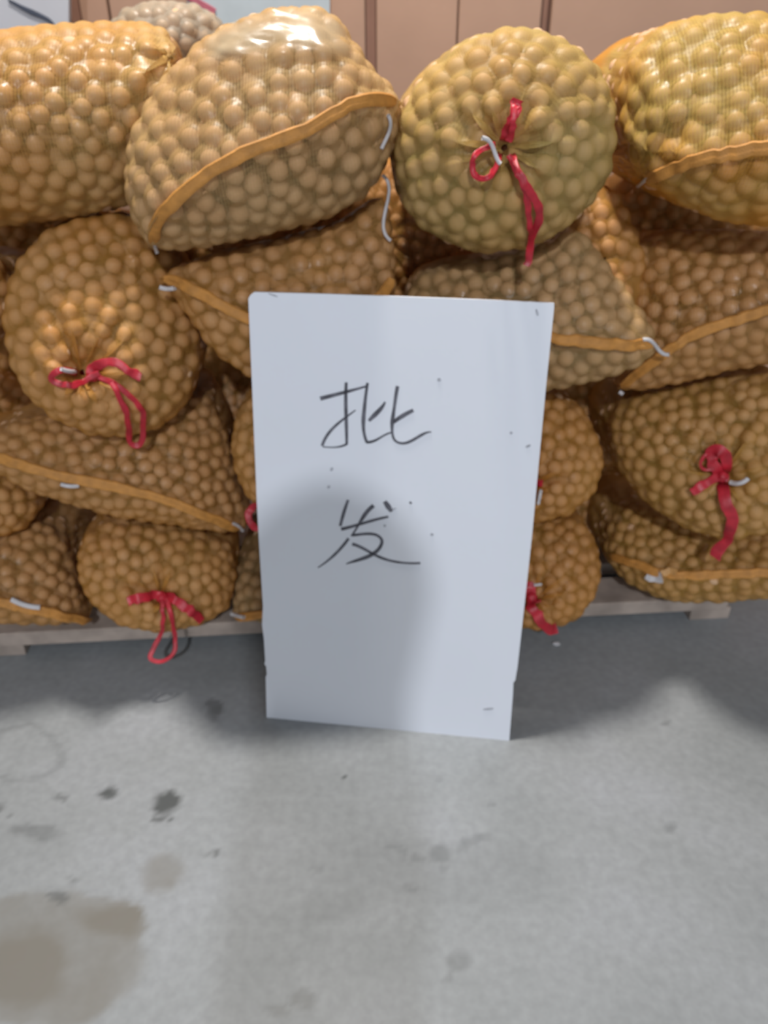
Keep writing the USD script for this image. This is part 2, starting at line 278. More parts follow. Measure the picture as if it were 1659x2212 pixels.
def sack(key, label, outline, net, yc, bulge, tie=None, seam=None, axis=None, pleats=(), back=0.46, slope=-.05, full=True, hem='hem', nut=.90, seed=0):
    """outline: the sack's contour (pixels), laid in the plane that faces the eye through its middle at distance yc; it bulges forward and runs back behind."""
    r = np.random.default_rng(1000 + seed)
    outline = np.asarray(outline, float); cpx = outline.mean(0)
    C3 = at(cpx[0], cpx[1], yc); n = EYE - C3; n /= np.linalg.norm(n)
    NU = 300 if full else 120
    o = resample_closed(outline, NU, NU * 0.008)
    core = np.zeros_like(o); dep = np.ones(NU)
    line = seam if seam is not None else axis
    if line is not None:
        line = np.asarray(line, float)
        ia = np.argmin(np.linalg.norm(o - line[0], axis=1)); ib = np.argmin(np.linalg.norm(o - line[-1], axis=1))
        o = np.roll(o, -ia, axis=0); ib = (ib - ia) % NU
        s = np.zeros(NU)
        for lo, hi, rev in ((0, ib, False), (ib, NU, True)):
            seg = np.vstack([o[lo:hi], o[hi % NU]]); d = np.concatenate([[0], np.cumsum(np.linalg.norm(np.diff(seg, axis=0), axis=1))]); d = d / d[-1]
            s[lo:hi] = (1 - d[:-1]) if rev else d[:-1]
        core = resample_open(line, s)
        dep = np.clip(1 - np.abs(2 * s - 1) ** 3.2, 0, 1) ** 0.6
        if axis is not None: dep = np.clip(1 - np.abs(2 * s - 1) ** 5, 0, 1) ** .5 * .5 + .5
    else:
        core[:] = np.asarray(tie if tie is not None else cpx)
    O3 = on_plane(o[:, 0], o[:, 1], C3, n); K3 = on_plane(core[:, 0], core[:, 1], C3, n)
    NT = 52 if full else 16
    T = np.linspace(0.015 if line is None else 0.0, 1, NT) ** 0.9
    ang = np.arctan2(o[:, 1] - core[:, 1].mean(), o[:, 0] - core[:, 0].mean())
    ph = r.uniform(0, 6.28, 4); kf = [r.integers(9, 12), r.integers(14, 18), r.integers(5, 7)]
    fold = .5 * np.cos(kf[0] * ang + ph[0]) + .32 * np.cos(kf[1] * ang + ph[1]) + .3 * np.cos(kf[2] * ang + ph[2])
    rows = []
    for t in T:
        if seam is not None: h = .62 * math.sqrt(max(0, 1 - t * t)) + .38 * (1 - t)
        elif axis is not None: h = math.sqrt(max(0, 1 - t * t))
        else: h = math.sqrt(max(0, 1 - t * t)) - (.30 * math.exp(-(t / .17) ** 2) if tie is not None else 0)
        d = bulge * dep * h
        if tie is not None: d = d + 0.011 * fold * math.exp(-((t - .26) / .22) ** 2) * min(1, t / .12)
        rows.append(K3 + (O3 - K3) * t + n * d[:, None])
    ax = np.array([-YAW, 1, 0]) / math.hypot(1, YAW); ax = np.array([-.08, 1, slope]); ax /= np.linalg.norm(ax)
    NB = 14 if full else 6
    mid = O3.mean(0)
    for j in range(1, NB + 1):
        sN = (j / NB) ** 1.3; k = math.sqrt(max(0.0, 1 - sN ** 2)) if j < NB else 0.02
        rows.append(mid + (O3 - mid) * k + ax * back * sN)
    V = np.stack(rows, 0)                                      # rows x NU x 3
    V[..., 2] = np.where(V[..., 2] < .092, .075 + .17 * np.clip((V[..., 2] - .0) / .092, 0, 1) * .1, V[..., 2])   # flattened where it lies on the pallet
    if len(pleats):
        U, W, _ = pix(V.reshape(-1, 3))
        add = np.zeros(len(U))
        for px, py, sg, kk, am, p0 in pleats:
            dx, dy = U - px, W - py; dd = np.hypot(dx, dy)
            add += am * np.cos(kk * np.arctan2(dy, dx) + p0) * np.exp(-((dd - sg * .55) / (sg * .5)) ** 2)
        V = V + n * (add.reshape(V.shape[:2]) * (np.arange(len(V)) < NT)[:, None])[..., None]
    nr = len(V); F = grid_faces(nr, NU, True)
    base = trimesh.Trimesh(V.reshape(-1, 3), F, process=False)
    VN = base.vertex_normals.copy()
    g = ((V[NT // 2].mean(0) - (mid + ax * .1)) @ n)
    if (VN.reshape(nr, NU, 3)[NT - 6] * (V[NT - 6] - mid)).sum() < 0: F = F[:, ::-1]; VN = -VN
    base = trimesh.Trimesh(V.reshape(-1, 3), F, process=False)
    # nuts packed under the net
    vis = NT + (5 if full else 2)
    fr = F[(F < vis * NU).all(1)]
    tri = V.reshape(-1, 3)[fr]; area = np.linalg.norm(np.cross(tri[:, 1] - tri[:, 0], tri[:, 2] - tri[:, 0]), axis=1)
    cnt = int(area.sum() / 2 / 1.5e-5)
    pick = r.choice(len(fr), cnt, p=area / area.sum()); b = r.random((cnt, 2)); fl = b.sum(1) > 1; b[fl] = 1 - b[fl]
    cand = tri[pick, 0] + (tri[pick, 1] - tri[pick, 0]) * b[:, :1] + (tri[pick, 2] - tri[pick, 0]) * b[:, 1:]
    vt = cKDTree(V.reshape(-1, 3)); cn = VN[vt.query(cand)[1]]
    radii = NR * nut * r.uniform(.88, 1.06, cnt)
    cen = cand - cn * (radii + .001)[:, None]
    inner = lambda p, rad: (lambda q: ((V.reshape(-1, 3)[q] - p) * VN[q]).sum(1))(vt.query(p)[1]) >= rad * .93
    good = inner(cen, radii); cand, cen, radii, cn = cand[good], cen[good], radii[good], cn[good]
    keep = []; cell = {}; S = 0.0285 * nut
    for i, p in enumerate(cen):
        k = tuple((p // S).astype(int)); bad = False
        for a in (-1, 0, 1):
            for bb in (-1, 0, 1):
                for c in (-1, 0, 1):
                    for q in cell.get((k[0] + a, k[1] + bb, k[2] + c), ()):
                        e = cen[q] - p
                        if e @ e < (S * .955) ** 2: bad = True; break
                    if bad: break
                if bad: break
            if bad: break
        if not bad: keep.append(i); cell.setdefault(k, []).append(i)
    L1 = cen[keep]; R1 = radii[keep]; N1 = cn[keep]
    idx = len(NETS)
    for p, q in zip(L1, R1): NUTS.append((p, q, idx, 0))
    st = .0315 * nut                                         # and all through the inside
    lo, hi = V.reshape(-1, 3).min(0), V.reshape(-1, 3).max(0); hi[1] = min(hi[1], lo[1] + (.62 if full else .4))
    gz = np.stack(np.meshgrid(*[np.arange(a, b, st) for a, b in zip(lo, hi)], indexing='ij'), -1).reshape(-1, 3)
    gz = gz + r.uniform(-.3, .3, gz.shape) * st
    gz = gz[inner(gz, NR * nut * 1.12)]; gz = gz[cKDTree(L1).query(gz)[0] > NR * nut * 1.5]
    for p in gz: NUTS.append((p, NR * nut, idx, 1))
    # the net drapes over them
    d, q = cKDTree(L1).query(V.reshape(-1, 3)); e = np.clip(d - R1[q] - .0008, 0, .012)
    rr = np.repeat(np.arange(nr), NU)
    soft = 1 - smoothstep(rr, vis - 3, vis)
    if seam is not None: soft = soft * smoothstep(rr, 0, 4)
    W3 = V.reshape(-1, 3) - VN * (e * .66 * soft)[:, None]
    rad_u = np.linalg.norm(O3 - mid, axis=1).mean(); per = np.linalg.norm(np.diff(np.vstack([O3, O3[:1]]), axis=0), axis=1).sum()
    uu = np.tile(np.arange(NU) / NU * per, nr); vv = np.repeat(np.concatenate([[0], np.cumsum(np.linalg.norm(np.diff(V, axis=0), axis=2).mean(1))]), NU)
    if line is not None:                                        # warp runs along the sack, weft across: plane coordinates on the face
        uu = (V.reshape(-1, 3) - C3) @ RT; 
    # the sack as a thing
    root = thing('net_sack', (0, 0, 0))
    tag(root, label, 'sack', 'net sacks of nuts in the stack')
    mesh = trimesh.Trimesh(W3, F, process=False)
    obj('net', mesh, NET[net], root, smooth=True, uv=np.stack([uu, vv], 1))
    NETS.append(dict(root=root, mesh=mesh, key=key, n=n, C3=C3))
    me = NETS[-1]
    if seam is not None:
        sp = resample_open(line, np.linspace(0.01, .99, 90))
        pts, ok = pick_pixels(me, sp, .004)
        pts = gaussian_filter1d(pts, 2, axis=0)
        w = .0195 * (1 + .22 * (meshkit.noise(np.stack([np.arange(90) * .13, np.full(90, seed * 3.1), np.zeros(90)], 1)) - .5))
        w[:4] *= np.linspace(.6, 1, 4); w[-4:] *= np.linspace(1, .6, 4)
        obj('hem', strip(pts, w, .006, wave=.35, seed=seed), MAT[hem], root, smooth=50)
    if tie is not None:
        c, ok = pick_pixels(me, np.array([tie], float), .0)
        me['tie'] = c[0]
        e1 = np.cross(n, [0, 0, 1]); e1 /= np.linalg.norm(e1); e2 = np.cross(e1, n); lobes = []
        for j in range(7):                                       # the gathered net flares out in small folded lobes beyond the tie
            th = j / 7 * 2 * np.pi + r.uniform(-.3, .3); out = math.cos(th) * e1 + math.sin(th) * e2; ln = r.uniform(.028, .046)
            ss = np.linspace(0, 1, 10)[:, None]
            path = c[0] + n * (.016 + .030 * np.sin(ss * 2.2)) + out * (.004 + ln * ss)
            lobes.append(strip(path, np.interp(ss[:, 0], [0, .6, 1], [.008, .022, .014]), .006, side=np.repeat(np.cross(out, n)[None], 10, 0), wave=.8, seed=seed * 9 + j))
        obj('gathered_neck', join(lobes), MAT['tuft'], root, smooth=60)
    return me

def pick_pixels(me, px, off):
    """points on the sack's surface under these pixels, lifted by off towards the eye; beyond the sack the last depth carries on."""
    px = np.asarray(px, float); d = ray(px[:, 0], px[:, 1]); tri = me['mesh'].triangles
    e1, e2 = tri[:, 1] - tri[:, 0], tri[:, 2] - tri[:, 0]; s = EYE - tri[:, 0]; q = np.cross(s, e1); e2q = (e2 * q).sum(1)
    dist = np.full(len(px), np.nan)
    for i, dd in enumerate(d):
        h = np.cross(dd, e2); a = (e1 * h).sum(1); a = np.where(np.abs(a) < 1e-14, 1e-14, a)
        u = (s * h).sum(1) / a; v = (q @ dd) / a; t = e2q / a
        ok = (u >= -1e-6) & (v >= -1e-6) & (u + v <= 1 + 1e-6) & (t > .1)
        if ok.any(): dist[i] = t[ok].min()
    hit = ~np.isnan(dist)
    if not hit.any(): dist[:] = np.linalg.norm(me['C3'] - EYE)
    else: dist = np.interp(np.arange(len(px)), np.nonzero(hit)[0], dist[hit])
    return EYE + d * (dist - off)[:, None], hit

def px_len(p, k): return k * ((np.asarray(p) - EYE) @ FW) / FPX        # k pixels at this depth, in metres
def ribbon(me, strands, name='tie_ribbon', mat='ribbon', knot=None, seed=0):
    ms = []
    for i, (pts, wpx, *lift) in enumerate(strands):
        n = max(24, 7 * len(pts)); P = spline(pts, n)
        q, _ = pick_pixels(me, P, 0.0)
        # ride over the bumps: never behind a smoothed depth
        dist = np.linalg.norm(q - EYE, axis=1); sm = gaussian_filter1d(dist, 3, mode='nearest'); dist = np.minimum(sm, dist) - (lift[0] if lift else .012) - .002 * i
        dist = gaussian_filter1d(dist, 2, mode='nearest')
        q = EYE + ray(P[:, 0], P[:, 1]) * dist[:, None]
        w = px_len(q[n // 2], wpx) * (1 + .35 * (meshkit.noise(np.stack([np.arange(n) * .3, np.full(n, i * 5.1 + seed), np.zeros(n)], 1)) - .5))
        ms.append(strip(q, w, .0025, wave=.6, seed=seed + i))
    if knot is not None:
        q, _ = pick_pixels(me, np.array([knot], float), .018)
        b = trimesh.creation.icosphere(subdivisions=3); r_ = px_len(q[0], 13)
        b.vertices *= r_ * (1 + .35 * (meshkit.fbm(b.vertices * 2.2 + seed, 3) - .5))[:, None]; b.vertices += q[0]; ms.append(b)
    return obj(name, join(ms), MAT[mat], me['root'], smooth=50)
def string(me, pts, r=.0022, lift=.016):
    n = 22; P = spline(pts, n); q, _ = pick_pixels(me, P, lift); d = gaussian_filter1d(np.linalg.norm(q - EYE, axis=1), 4, mode='nearest')
    q = EYE + ray(P[:, 0], P[:, 1]) * d[:, None]
    return obj('string', tube(q, r), MAT['string'], me['root'], smooth=True)

# front of the stack: each sack with its contour, tie or sewn hem
SK = {}
def add(key, *a, **k): SK[key] = sack(key, *a, seed=len(SK) + 1, **k)
add('S1', 'amber sack lying sideways at the top left of the stack, crumpled end to the right', [(-330, 250), (-310, 120), (-200, 75), (-60, 66), (60, 52), (200, 42), (310, 42), (352, 58), (378, 95), (372, 150), (345, 200), (330, 300), (315, 390), (280, 450), (150, 476), (0, 492), (-180, 490), (-300, 430)],
    'golden', 1.53, .17, back=.62, axis=[(-310, 260), (-150, 265), (60, 265), (200, 255), (360, 140)], pleats=[(372, 118, 90, 7, .009, .4)], nut=1.0)
add('S2', 'biggest straw coloured sack with curved orange hem, on top of the stack', [(335, 545), (300, 500), (270, 440), (266, 380), (272, 300), (300, 240), (350, 160), (420, 90), (500, 40), (580, 12), (660, 6), (725, 22), (765, 80), (800, 140), (850, 185), (872, 228), (862, 290), (835, 370), (790, 430), (700, 480), (560, 515), (430, 540)],
    'straw', 1.40, .15, back=.62, seam=[(337, 540), (334, 490), (380, 430), (430, 388), (490, 348), (550, 320), (610, 299), (660, 281), (710, 252), (760, 225), (812, 214), (868, 224)], pleats=[(640, 20, 130, 6, .006, 1.2)], nut=1.04)
add('S3', 'olive yellow tied sack with large red bow at the top of the stack', [(848, 340), (852, 280), (880, 205), (930, 140), (1000, 85), (1080, 55), (1160, 55), (1240, 85), (1300, 140), (1330, 210), (1338, 290), (1325, 370), (1285, 440), (1220, 500), (1140, 540), (1050, 552), (980, 535), (910, 500), (865, 440)],
    'olive', 1.37, .13, back=.62, tie=(1090, 318), nut=1.0)
add('S4', 'orange and yellow green sack with sewn hem at the top right corner of the stack', [(1385, 395), (1350, 330), (1332, 250), (1332, 180), (1360, 110), (1430, 52), (1530, 24), (1640, 18), (1790, 40), (1900, 120), (1940, 240), (1930, 330), (1860, 440), (1760, 485), (1659, 495), (1560, 482), (1470, 445), (1410, 405)],
    'orange', 1.325, .15, back=.64, seam=[(1386, 393), (1440, 370), (1500, 348), (1580, 330), (1659, 318), (1780, 310), (1930, 320)], pleats=[(1400, 330, 120, 5, .007, 0)], nut=1.0)
add('S5', 'round tied amber sack with pink bow in the second row, left of the white board', [(0, 690), (8, 620), (40, 550), (100, 490), (180, 460), (260, 455), (330, 480), (380, 545), (415, 620), (438, 700), (440, 780), (415, 860), (360, 920), (280, 945), (190, 942), (110, 905), (50, 850), (15, 780)],
    'amber', 1.46, .14, tie=(180, 800), pleats=[(290, 560, 90, 4, .007, .8)], nut=1.0, slope=-.15)
add('S6', 'sack with orange hem under the biggest sack, behind the board\'s top left corner', [(342, 600), (390, 568), (480, 540), (600, 515), (740, 475), (832, 410), (850, 480), (858, 600), (850, 730), (790, 825), (660, 850), (540, 822), (455, 760), (400, 680), (360, 630)],
    'brown', 1.42, .10, seam=[(342, 603), (380, 608), (430, 632), (480, 660), (535, 690), (640, 715), (760, 690), (850, 590)], nut=0.98, slope=-.15)
add('S7', 'sack with orange hem and white string behind the board\'s top right corner', [(870, 680), (880, 625), (910, 585), (980, 560), (1080, 548), (1180, 520), (1246, 482), (1290, 530), (1340, 600), (1392, 670), (1428, 742), (1395, 788), (1320, 818), (1200, 846), (1050, 860), (930, 820)],
    'straw', 1.41, .10, seam=[(872, 690), (960, 712), (1100, 724), (1200, 731), (1300, 742), (1380, 745), (1427, 742)], nut=1.0, slope=-.15)
add('S7b', 'plain amber sack end wedged behind the bow sack and above the hemmed sack at right', [(1180, 520), (1220, 430), (1290, 385), (1335, 410), (1372, 475), (1400, 560), (1412, 650), (1400, 740), (1280, 760), (1180, 650)], 'amber', 1.50, .06, back=.30, nut=0.95)
add('S8', 'brown sack with rising hem at the right edge of the photo, second row', [(1328, 838), (1338, 780), (1345, 690), (1350, 600), (1372, 520), (1450, 496), (1600, 494), (1760, 505), (1880, 560), (1920, 650), (1890, 740), (1780, 775), (1659, 790), (1560, 808), (1440, 838), (1348, 852)],
    'brown', 1.395, .11, seam=[(1332, 842), (1390, 798), (1440, 760), (1500, 722), (1580, 694), (1659, 670), (1780, 650), (1915, 650)], nut=0.96, slope=-.15)
add('S9', 'amber sack peeking in at the left edge beside the pink bow sack', [(-240, 650), (-180, 570), (-60, 535), (5, 560), (36, 615), (25, 690), (-40, 760), (-160, 780), (-230, 730)], 'amber', 1.44, .08, slope=-.15)
add('S10', 'long sack with sloping orange hem under the pink bow sack in the third row', [(-60, 975), (-30, 935), (50, 900), (200, 880), (350, 862), (450, 850), (492, 930), (515, 1040), (545, 1118), (530, 1144), (470, 1154), (380, 1138), (250, 1122), (150, 1092), (50, 1060), (-30, 1010)],
    'brown', 1.45, .11, seam=[(-55, 978), (0, 990), (60, 1008), (130, 1028), (250, 1052), (350, 1078), (440, 1112), (500, 1136), (532, 1140)])
add('S11', 'amber tied sack peeking out at the left edge of the white board, third row', [(495, 960), (510, 890), (550, 825), (630, 790), (760, 790), (840, 870), (850, 1000), (800, 1110), (700, 1150), (590, 1135), (530, 1070), (502, 1010)], 'amber', 1.44, .11, tie=(600, 1080))
add('S11R', 'amber tied sack behind the white board\'s right edge, third row', [(1000, 960), (1020, 880), (1100, 840), (1200, 842), (1262, 880), (1298, 945), (1308, 1000), (1290, 1062), (1240, 1112), (1150, 1135), (1050, 1110), (1005, 1040)], 'amber', 1.44, .12, tie=(1145, 1045))
add('S12', 'tied sack with dull red bow at the right edge of the photo, third row', [(1308, 910), (1345, 855), (1440, 832), (1560, 806), (1680, 800), (1760, 860), (1795, 970), (1760, 1080), (1680, 1150), (1580, 1172), (1480, 1146), (1390, 1086), (1332, 1012), (1312, 955)], 'ochre', 1.385, .12, tie=(1562, 1025))
add('S13', 'amber sack cut off by the left edge beside the sloping hem', [(-230, 1060), (-200, 1000), (-90, 980), (30, 1022), (85, 1055), (97, 1092), (60, 1142), (-20, 1172), (-150, 1165), (-220, 1120)], 'amber', 1.44, .09)
add('S14', 'brown sack with orange hem on the pallet at the lower left corner of the stack', [(-170, 1290), (-150, 1190), (-70, 1140), (20, 1125), (90, 1120), (142, 1150), (166, 1220), (182, 1290), (200, 1343), (120, 1352), (30, 1352), (-80, 1342)],
    'brown', 1.42, .10, seam=[(-168, 1285), (-80, 1293), (0, 1302), (60, 1314), (130, 1330), (198, 1343)])
add('S15', 'round tied sack with pink bow on the pallet, bottom row left of the white board', [(162, 1205), (180, 1150), (240, 1112), (330, 1118), (430, 1140), (500, 1170), (516, 1240), (500, 1312), (440, 1352), (350, 1370), (260, 1356), (200, 1312), (168, 1262)], 'amber', 1.41, .11, tie=(345, 1288))
add('S16', 'sack showing a white string end at the white board\'s left edge, bottom row', [(500, 1336), (506, 1230), (545, 1180), (640, 1150), (760, 1160), (840, 1220), (860, 1290), (780, 1345), (640, 1356)], 'straw', 1.44, .10, seam=[(501, 1334), (600, 1325), (720, 1310), (858, 1290)])
add('S17', 'tied sack with bright red ribbon on the pallet at the white board\'s right edge', [(960, 1240), (1000, 1150), (1080, 1110), (1180, 1108), (1258, 1112), (1290, 1170), (1303, 1230), (1290, 1292), (1250, 1340), (1180, 1368), (1080, 1372), (1000, 1340)], 'amber', 1.41, .11, tie=(1158, 1290))
add('S18', 'hemmed sack with white tag on the pallet in the lower right corner of the stack', [(1300, 1185), (1312, 1125), (1350, 1090), (1450, 1110), (1560, 1150), (1700, 1150), (1800, 1200), (1800, 1260), (1659, 1296), (1540, 1306), (1440, 1302), (1360, 1266), (1315, 1222)],
    'ochre', 1.40, .11, seam=[(1308, 1200), (1370, 1218), (1430, 1238), (1500, 1243), (1600, 1238), (1700, 1240), (1802, 1235)])
add('F1', 'dark sack deep in the gap right of the white board, third row', [(1150, 1090), (1200, 990), (1310, 955), (1400, 1000), (1430, 1100), (1390, 1200), (1270, 1230), (1170, 1180)], 'amber', 1.72, .06, back=.22, full=False)
add('F2', 'dark sack deep in the gap at the left edge under the pink bow sack', [(-240, 900), (-170, 810), (-30, 790), (90, 850), (150, 930), (100, 1010), (-60, 1030), (-220, 990)], 'amber', 1.84, .06, back=.22, full=False)
add('F3', 'dark sack deep in the gap between the pink bow sack and the board', [(370, 900), (390, 780), (470, 700), (590, 760), (640, 900), (600, 1040), (470, 1080), (390, 1010)], 'amber', 1.80, .06, back=.22, full=False)
add('F4', 'dark sack deep in the gap at the left edge under the sideways top sack', [(-260, 560), (-180, 440), (30, 430), (180, 440), (300, 460), (320, 560), (160, 690), (-40, 730), (-220, 680)], 'amber', 1.84, .06, back=.22, full=False)
add('F5', 'dark sack deep in the gap between the bow sack and the top right sack', [(1220, 560), (1260, 430), (1370, 350), (1540, 380), (1680, 450), (1680, 600), (1500, 720), (1300, 690)], 'amber', 1.72, .06, back=.22, full=False)
add('F6', 'dark sack deep in the gap between the biggest sack and the red bow sack', [(560, 560), (620, 430), (800, 330), (960, 360), (1060, 480), (1040, 640), (880, 700), (650, 680)], 'amber', 1.84, .06, back=.22, full=False)
add('F7', 'dark sack deep in the gap right of the white board, second row', [(1140, 880), (1180, 780), (1300, 740), (1420, 770), (1460, 880), (1420, 990), (1290, 1020), (1170, 980)], 'amber', 1.70, .06, back=.22, full=False)
add('F8', 'dark sack deep in the gap beside the bottom left sacks', [(-40, 1130), (0, 1040), (110, 1010), (230, 1050), (260, 1150), (220, 1250), (100, 1280), (-10, 1230)], 'amber', 1.80, .06, back=.22, full=False)
add('F9', 'dark sack deep behind the left edge of the pink bow sack', [(-220, 760), (-180, 660), (-60, 620), (60, 660), (120, 760), (80, 860), (-60, 890), (-190, 850)], 'amber', 1.98, .06, back=.22, full=False)
add('F10', 'dark sack deep behind the hemmed sack under the biggest sack', [(260, 560), (300, 440), (430, 390), (600, 400), (700, 480), (680, 620), (480, 680), (310, 650)], 'amber', 1.90, .06, back=.22, full=False)
add('B1', 'pale grey netted sack behind the stack between the two top left sacks', [(215, 120), (238, 40), (275, 8), (340, -2), (420, 4), (468, 30), (500, 80), (500, 170), (420, 230), (290, 230)], 'pale', 1.95, .10)

# ribbons, strings and loose ends
ribbon(SK['S3'], [([(1088, 322), (1093, 292), (1106, 258), (1114, 226), (1118, 214)], 22, .03), ([(1120, 216), (1112, 240), (1108, 268), (1098, 305)], 16, .036), ([(1070, 312), (1038, 326), (1020, 352), (1026, 376), (1046, 386), (1066, 372), (1078, 342), (1086, 322)], 12, .024),
                  ([(1092, 318), (1104, 335), (1118, 368), (1137, 402), (1157, 438), (1163, 474), (1152, 506), (1146, 538), (1136, 574)], 17, .014), ([(1100, 335), (1124, 385), (1138, 430), (1144, 470), (1147, 508), (1142, 540)], 13, .012)], knot=(1090, 318), seed=3)
string(SK['S3'], [(1041, 298), (1052, 301), (1066, 322), (1081, 354)], .0032, .045)
ribbon(SK['S5'], [([(215, 806), (188, 820), (136, 832), (110, 815), (120, 804), (165, 806), (205, 800)], 14, .026), ([(195, 808), (210, 788), (238, 781), (275, 799), (304, 815)], 20, .022), ([(205, 808), (248, 832), (284, 857), (308, 892), (311, 930), (304, 957), (288, 960), (277, 928), (262, 866), (240, 826)], 12, .014)], knot=(200, 812), seed=11)
string(SK['S5'], [(132, 797), (150, 802), (178, 802)], .0035, .04)
ribbon(SK['S15'], [([(276, 1298), (308, 1289), (348, 1286)], 22, .022), ([(340, 1286), (372, 1294), (396, 1308), (418, 1326), (436, 1342)], 20, .020), ([(350, 1290), (352, 1330), (341, 1384), (326, 1424), (344, 1429), (374, 1412), (377, 1374), (366, 1322), (358, 1292)], 9, .014)], knot=(350, 1290), seed=21)
ribbon(SK['S12'], [([(1560, 1035), (1540, 1000), (1538, 978), (1552, 974), (1566, 992), (1568, 1030)], 24, .024), ([(1556, 1028), (1524, 1046), (1494, 1064)], 18, .02), ([(1548, 1000), (1520, 985), (1514, 1000), (1545, 1012)], 7, .02), ([(1562, 1030), (1571, 1086), (1580, 1136), (1563, 1176), (1542, 1204)], 24, .014)], knot=(1560, 1030), seed=31)
string(SK['S12'], [(1578, 1042), (1600, 1043), (1616, 1033)], .0045, .035)
ribbon(SK['S17'], [([(1150, 1292), (1143, 1264), (1146, 1298), (1166, 1338), (1182, 1355), (1204, 1358)], 22, .018), ([(1146, 1282), (1156, 1292), (1160, 1300)], 16, .022)], knot=(1148, 1290), seed=41)
string(SK['S17'], [(1154, 1264), (1170, 1262)], .003, .03)
ribbon(SK['S11R'], [([(1130, 1060), (1150, 1046), (1172, 1044)], 16, .022)], seed=51)
string(SK['S11R'], [(1168, 1060), (1162, 1090)], .0035, .03)
ribbon(SK['S11'], [([(610, 1085), (570, 1090), (543, 1100), (540, 1128), (556, 1142), (590, 1110)], 14, .02)], seed=61)
string(SK['S2'], [(838, 248), (843, 275), (834, 300), (824, 322)], .003, .012)
string(SK['S2'], [(334, 530), (340, 548)], .003, .008)
string(SK['S4'], [(1400, 382), (1390, 392), (1378, 402)], .003, .008)
string(SK['S6'], [(344, 620), (360, 624), (378, 622)], .004, .008)
string(SK['S6'], [(826, 378), (834, 386), (836, 440), (844, 520)], .003, .012)
string(SK['S7'], [(1388, 734), (1408, 738), (1425, 758), (1446, 766)], .0036, .012)
string(SK['S8'], [(1338, 846), (1346, 852)], .004, .008)
string(SK['S10'], [(132, 1046), (150, 1050), (170, 1049)], .004, .012)
string(SK['S10'], [(500, 1130), (514, 1136), (524, 1146)], .0035, .008)
string(SK['S14'], [(24, 1294), (45, 1304), (86, 1312)], .0055, .012)
string(SK['S16'], [(500, 1326), (512, 1330), (528, 1334)], .0045, .012)
# the net folds over itself in a shiny pale flap across the top of the biggest sack
def flap(me, top, bottom, nr=18, nc=44):
    a, b = spline(top, nc), spline(bottom, nc); w = np.linspace(0, 1, nr)[:, None, None]
    g = (a * (1 - w) + b * w).reshape(-1, 2); p, _ = pick_pixels(me, g, 0.0)
    dist = np.linalg.norm(p - EYE, axis=1).reshape(nr, nc); dist = gaussian_filter1d(gaussian_filter1d(dist, 2.0, axis=0, mode='nearest'), 2.0, axis=1, mode='nearest')
    rel = np.stack([g[:, 0] * .008 + g[:, 1] * .012, g[:, 1] * .055 - g[:, 0] * .012, np.zeros(len(g))], 1)
    dist = dist.ravel() - .010 - .011 * (meshkit.fbm(rel + 4, 3, 71) - .5)
    front = EYE + ray(g[:, 0], g[:, 1]) * dist[:, None]; f = grid_faces(nr, nc)
    return front, f
film = usdkit.material(stage, L + 'net_fold_shiny', {
    'geo': ('geometry', {}), 'n': ('noise_texture', {'scale': 16.0, 'detail': 3.0}), 'c': ('map_range', {'from_min': 0.3, 'from_max': 0.7, 'to_min': 0.30, 'to_max': 0.75}),
    'p': ('principled_bsdf', {'base_color': (0.60, 0.47, 0.30), 'roughness': 0.24, 'specular_ior_level': 0.8}), 'a': ('attribute', {'attribute': 'weave'}), 'x': ('math', {'math_type': 'multiply'}), 't': ('transparent_bsdf', {}), 'm': ('mix_closure', {})},
    [('geo.position', 'n.vector'), ('n.fac', 'c.value'), ('c.result', 'x.value1'), ('a.fac', 'x.value2'), ('x.value', 'm.fac'), ('t.BSDF', 'm.closure1'), ('p.BSDF', 'm.closure2')], surface='m.closure')
fv, ff = flap(SK['S2'], [(430, 96), (500, 48), (580, 22), (660, 16), (722, 32), (752, 75)], [(400, 150), (480, 140), (570, 128), (650, 122), (730, 130), (785, 150)])
fl = tag(obj('folded_flap', trimesh.Trimesh(fv, ff, process=False), film, SK['S2']['root'], smooth=True), 'shiny pale fold of net across the top')
ga, gb = np.meshgrid(np.linspace(0, 1, 18), np.linspace(0, 1, 44), indexing='ij')
open_ = smoothstep(np.minimum(gb, 1 - gb), 0, .18) * smoothstep(1 - ga, 0, .45) * smoothstep(ga, -.1, .2)
UsdGeom.PrimvarsAPI(fl).CreatePrimvar('weave', Sdf.ValueTypeNames.FloatArray, 'vertex').Set(Vt.FloatArray.FromNumpy(open_.ravel().astype(np.float32)))   # the fold's weave opens out towards its hem
# a small white cloth tag sewn in the hem of the lower right sack
q, _ = pick_pixels(SK['S18'], np.array([(1398, 1240), (1412, 1246), (1430, 1246)], float), .014)
obj('tag', strip(spline(q, 12), px_len(q[1], 24), .002, wave=.4, seed=5), MAT['string'], SK['S18']['root'], smooth=50)
q, _ = pick_pixels(SK['S18'], np.array([(1430, 1240), (1446, 1234), (1462, 1236)], float), .012)
obj('string', strip(spline(q, 12), px_len(q[1], 16), .004, wave=.5, seed=8), MAT['tuft'], SK['S18']['root'], smooth=50)

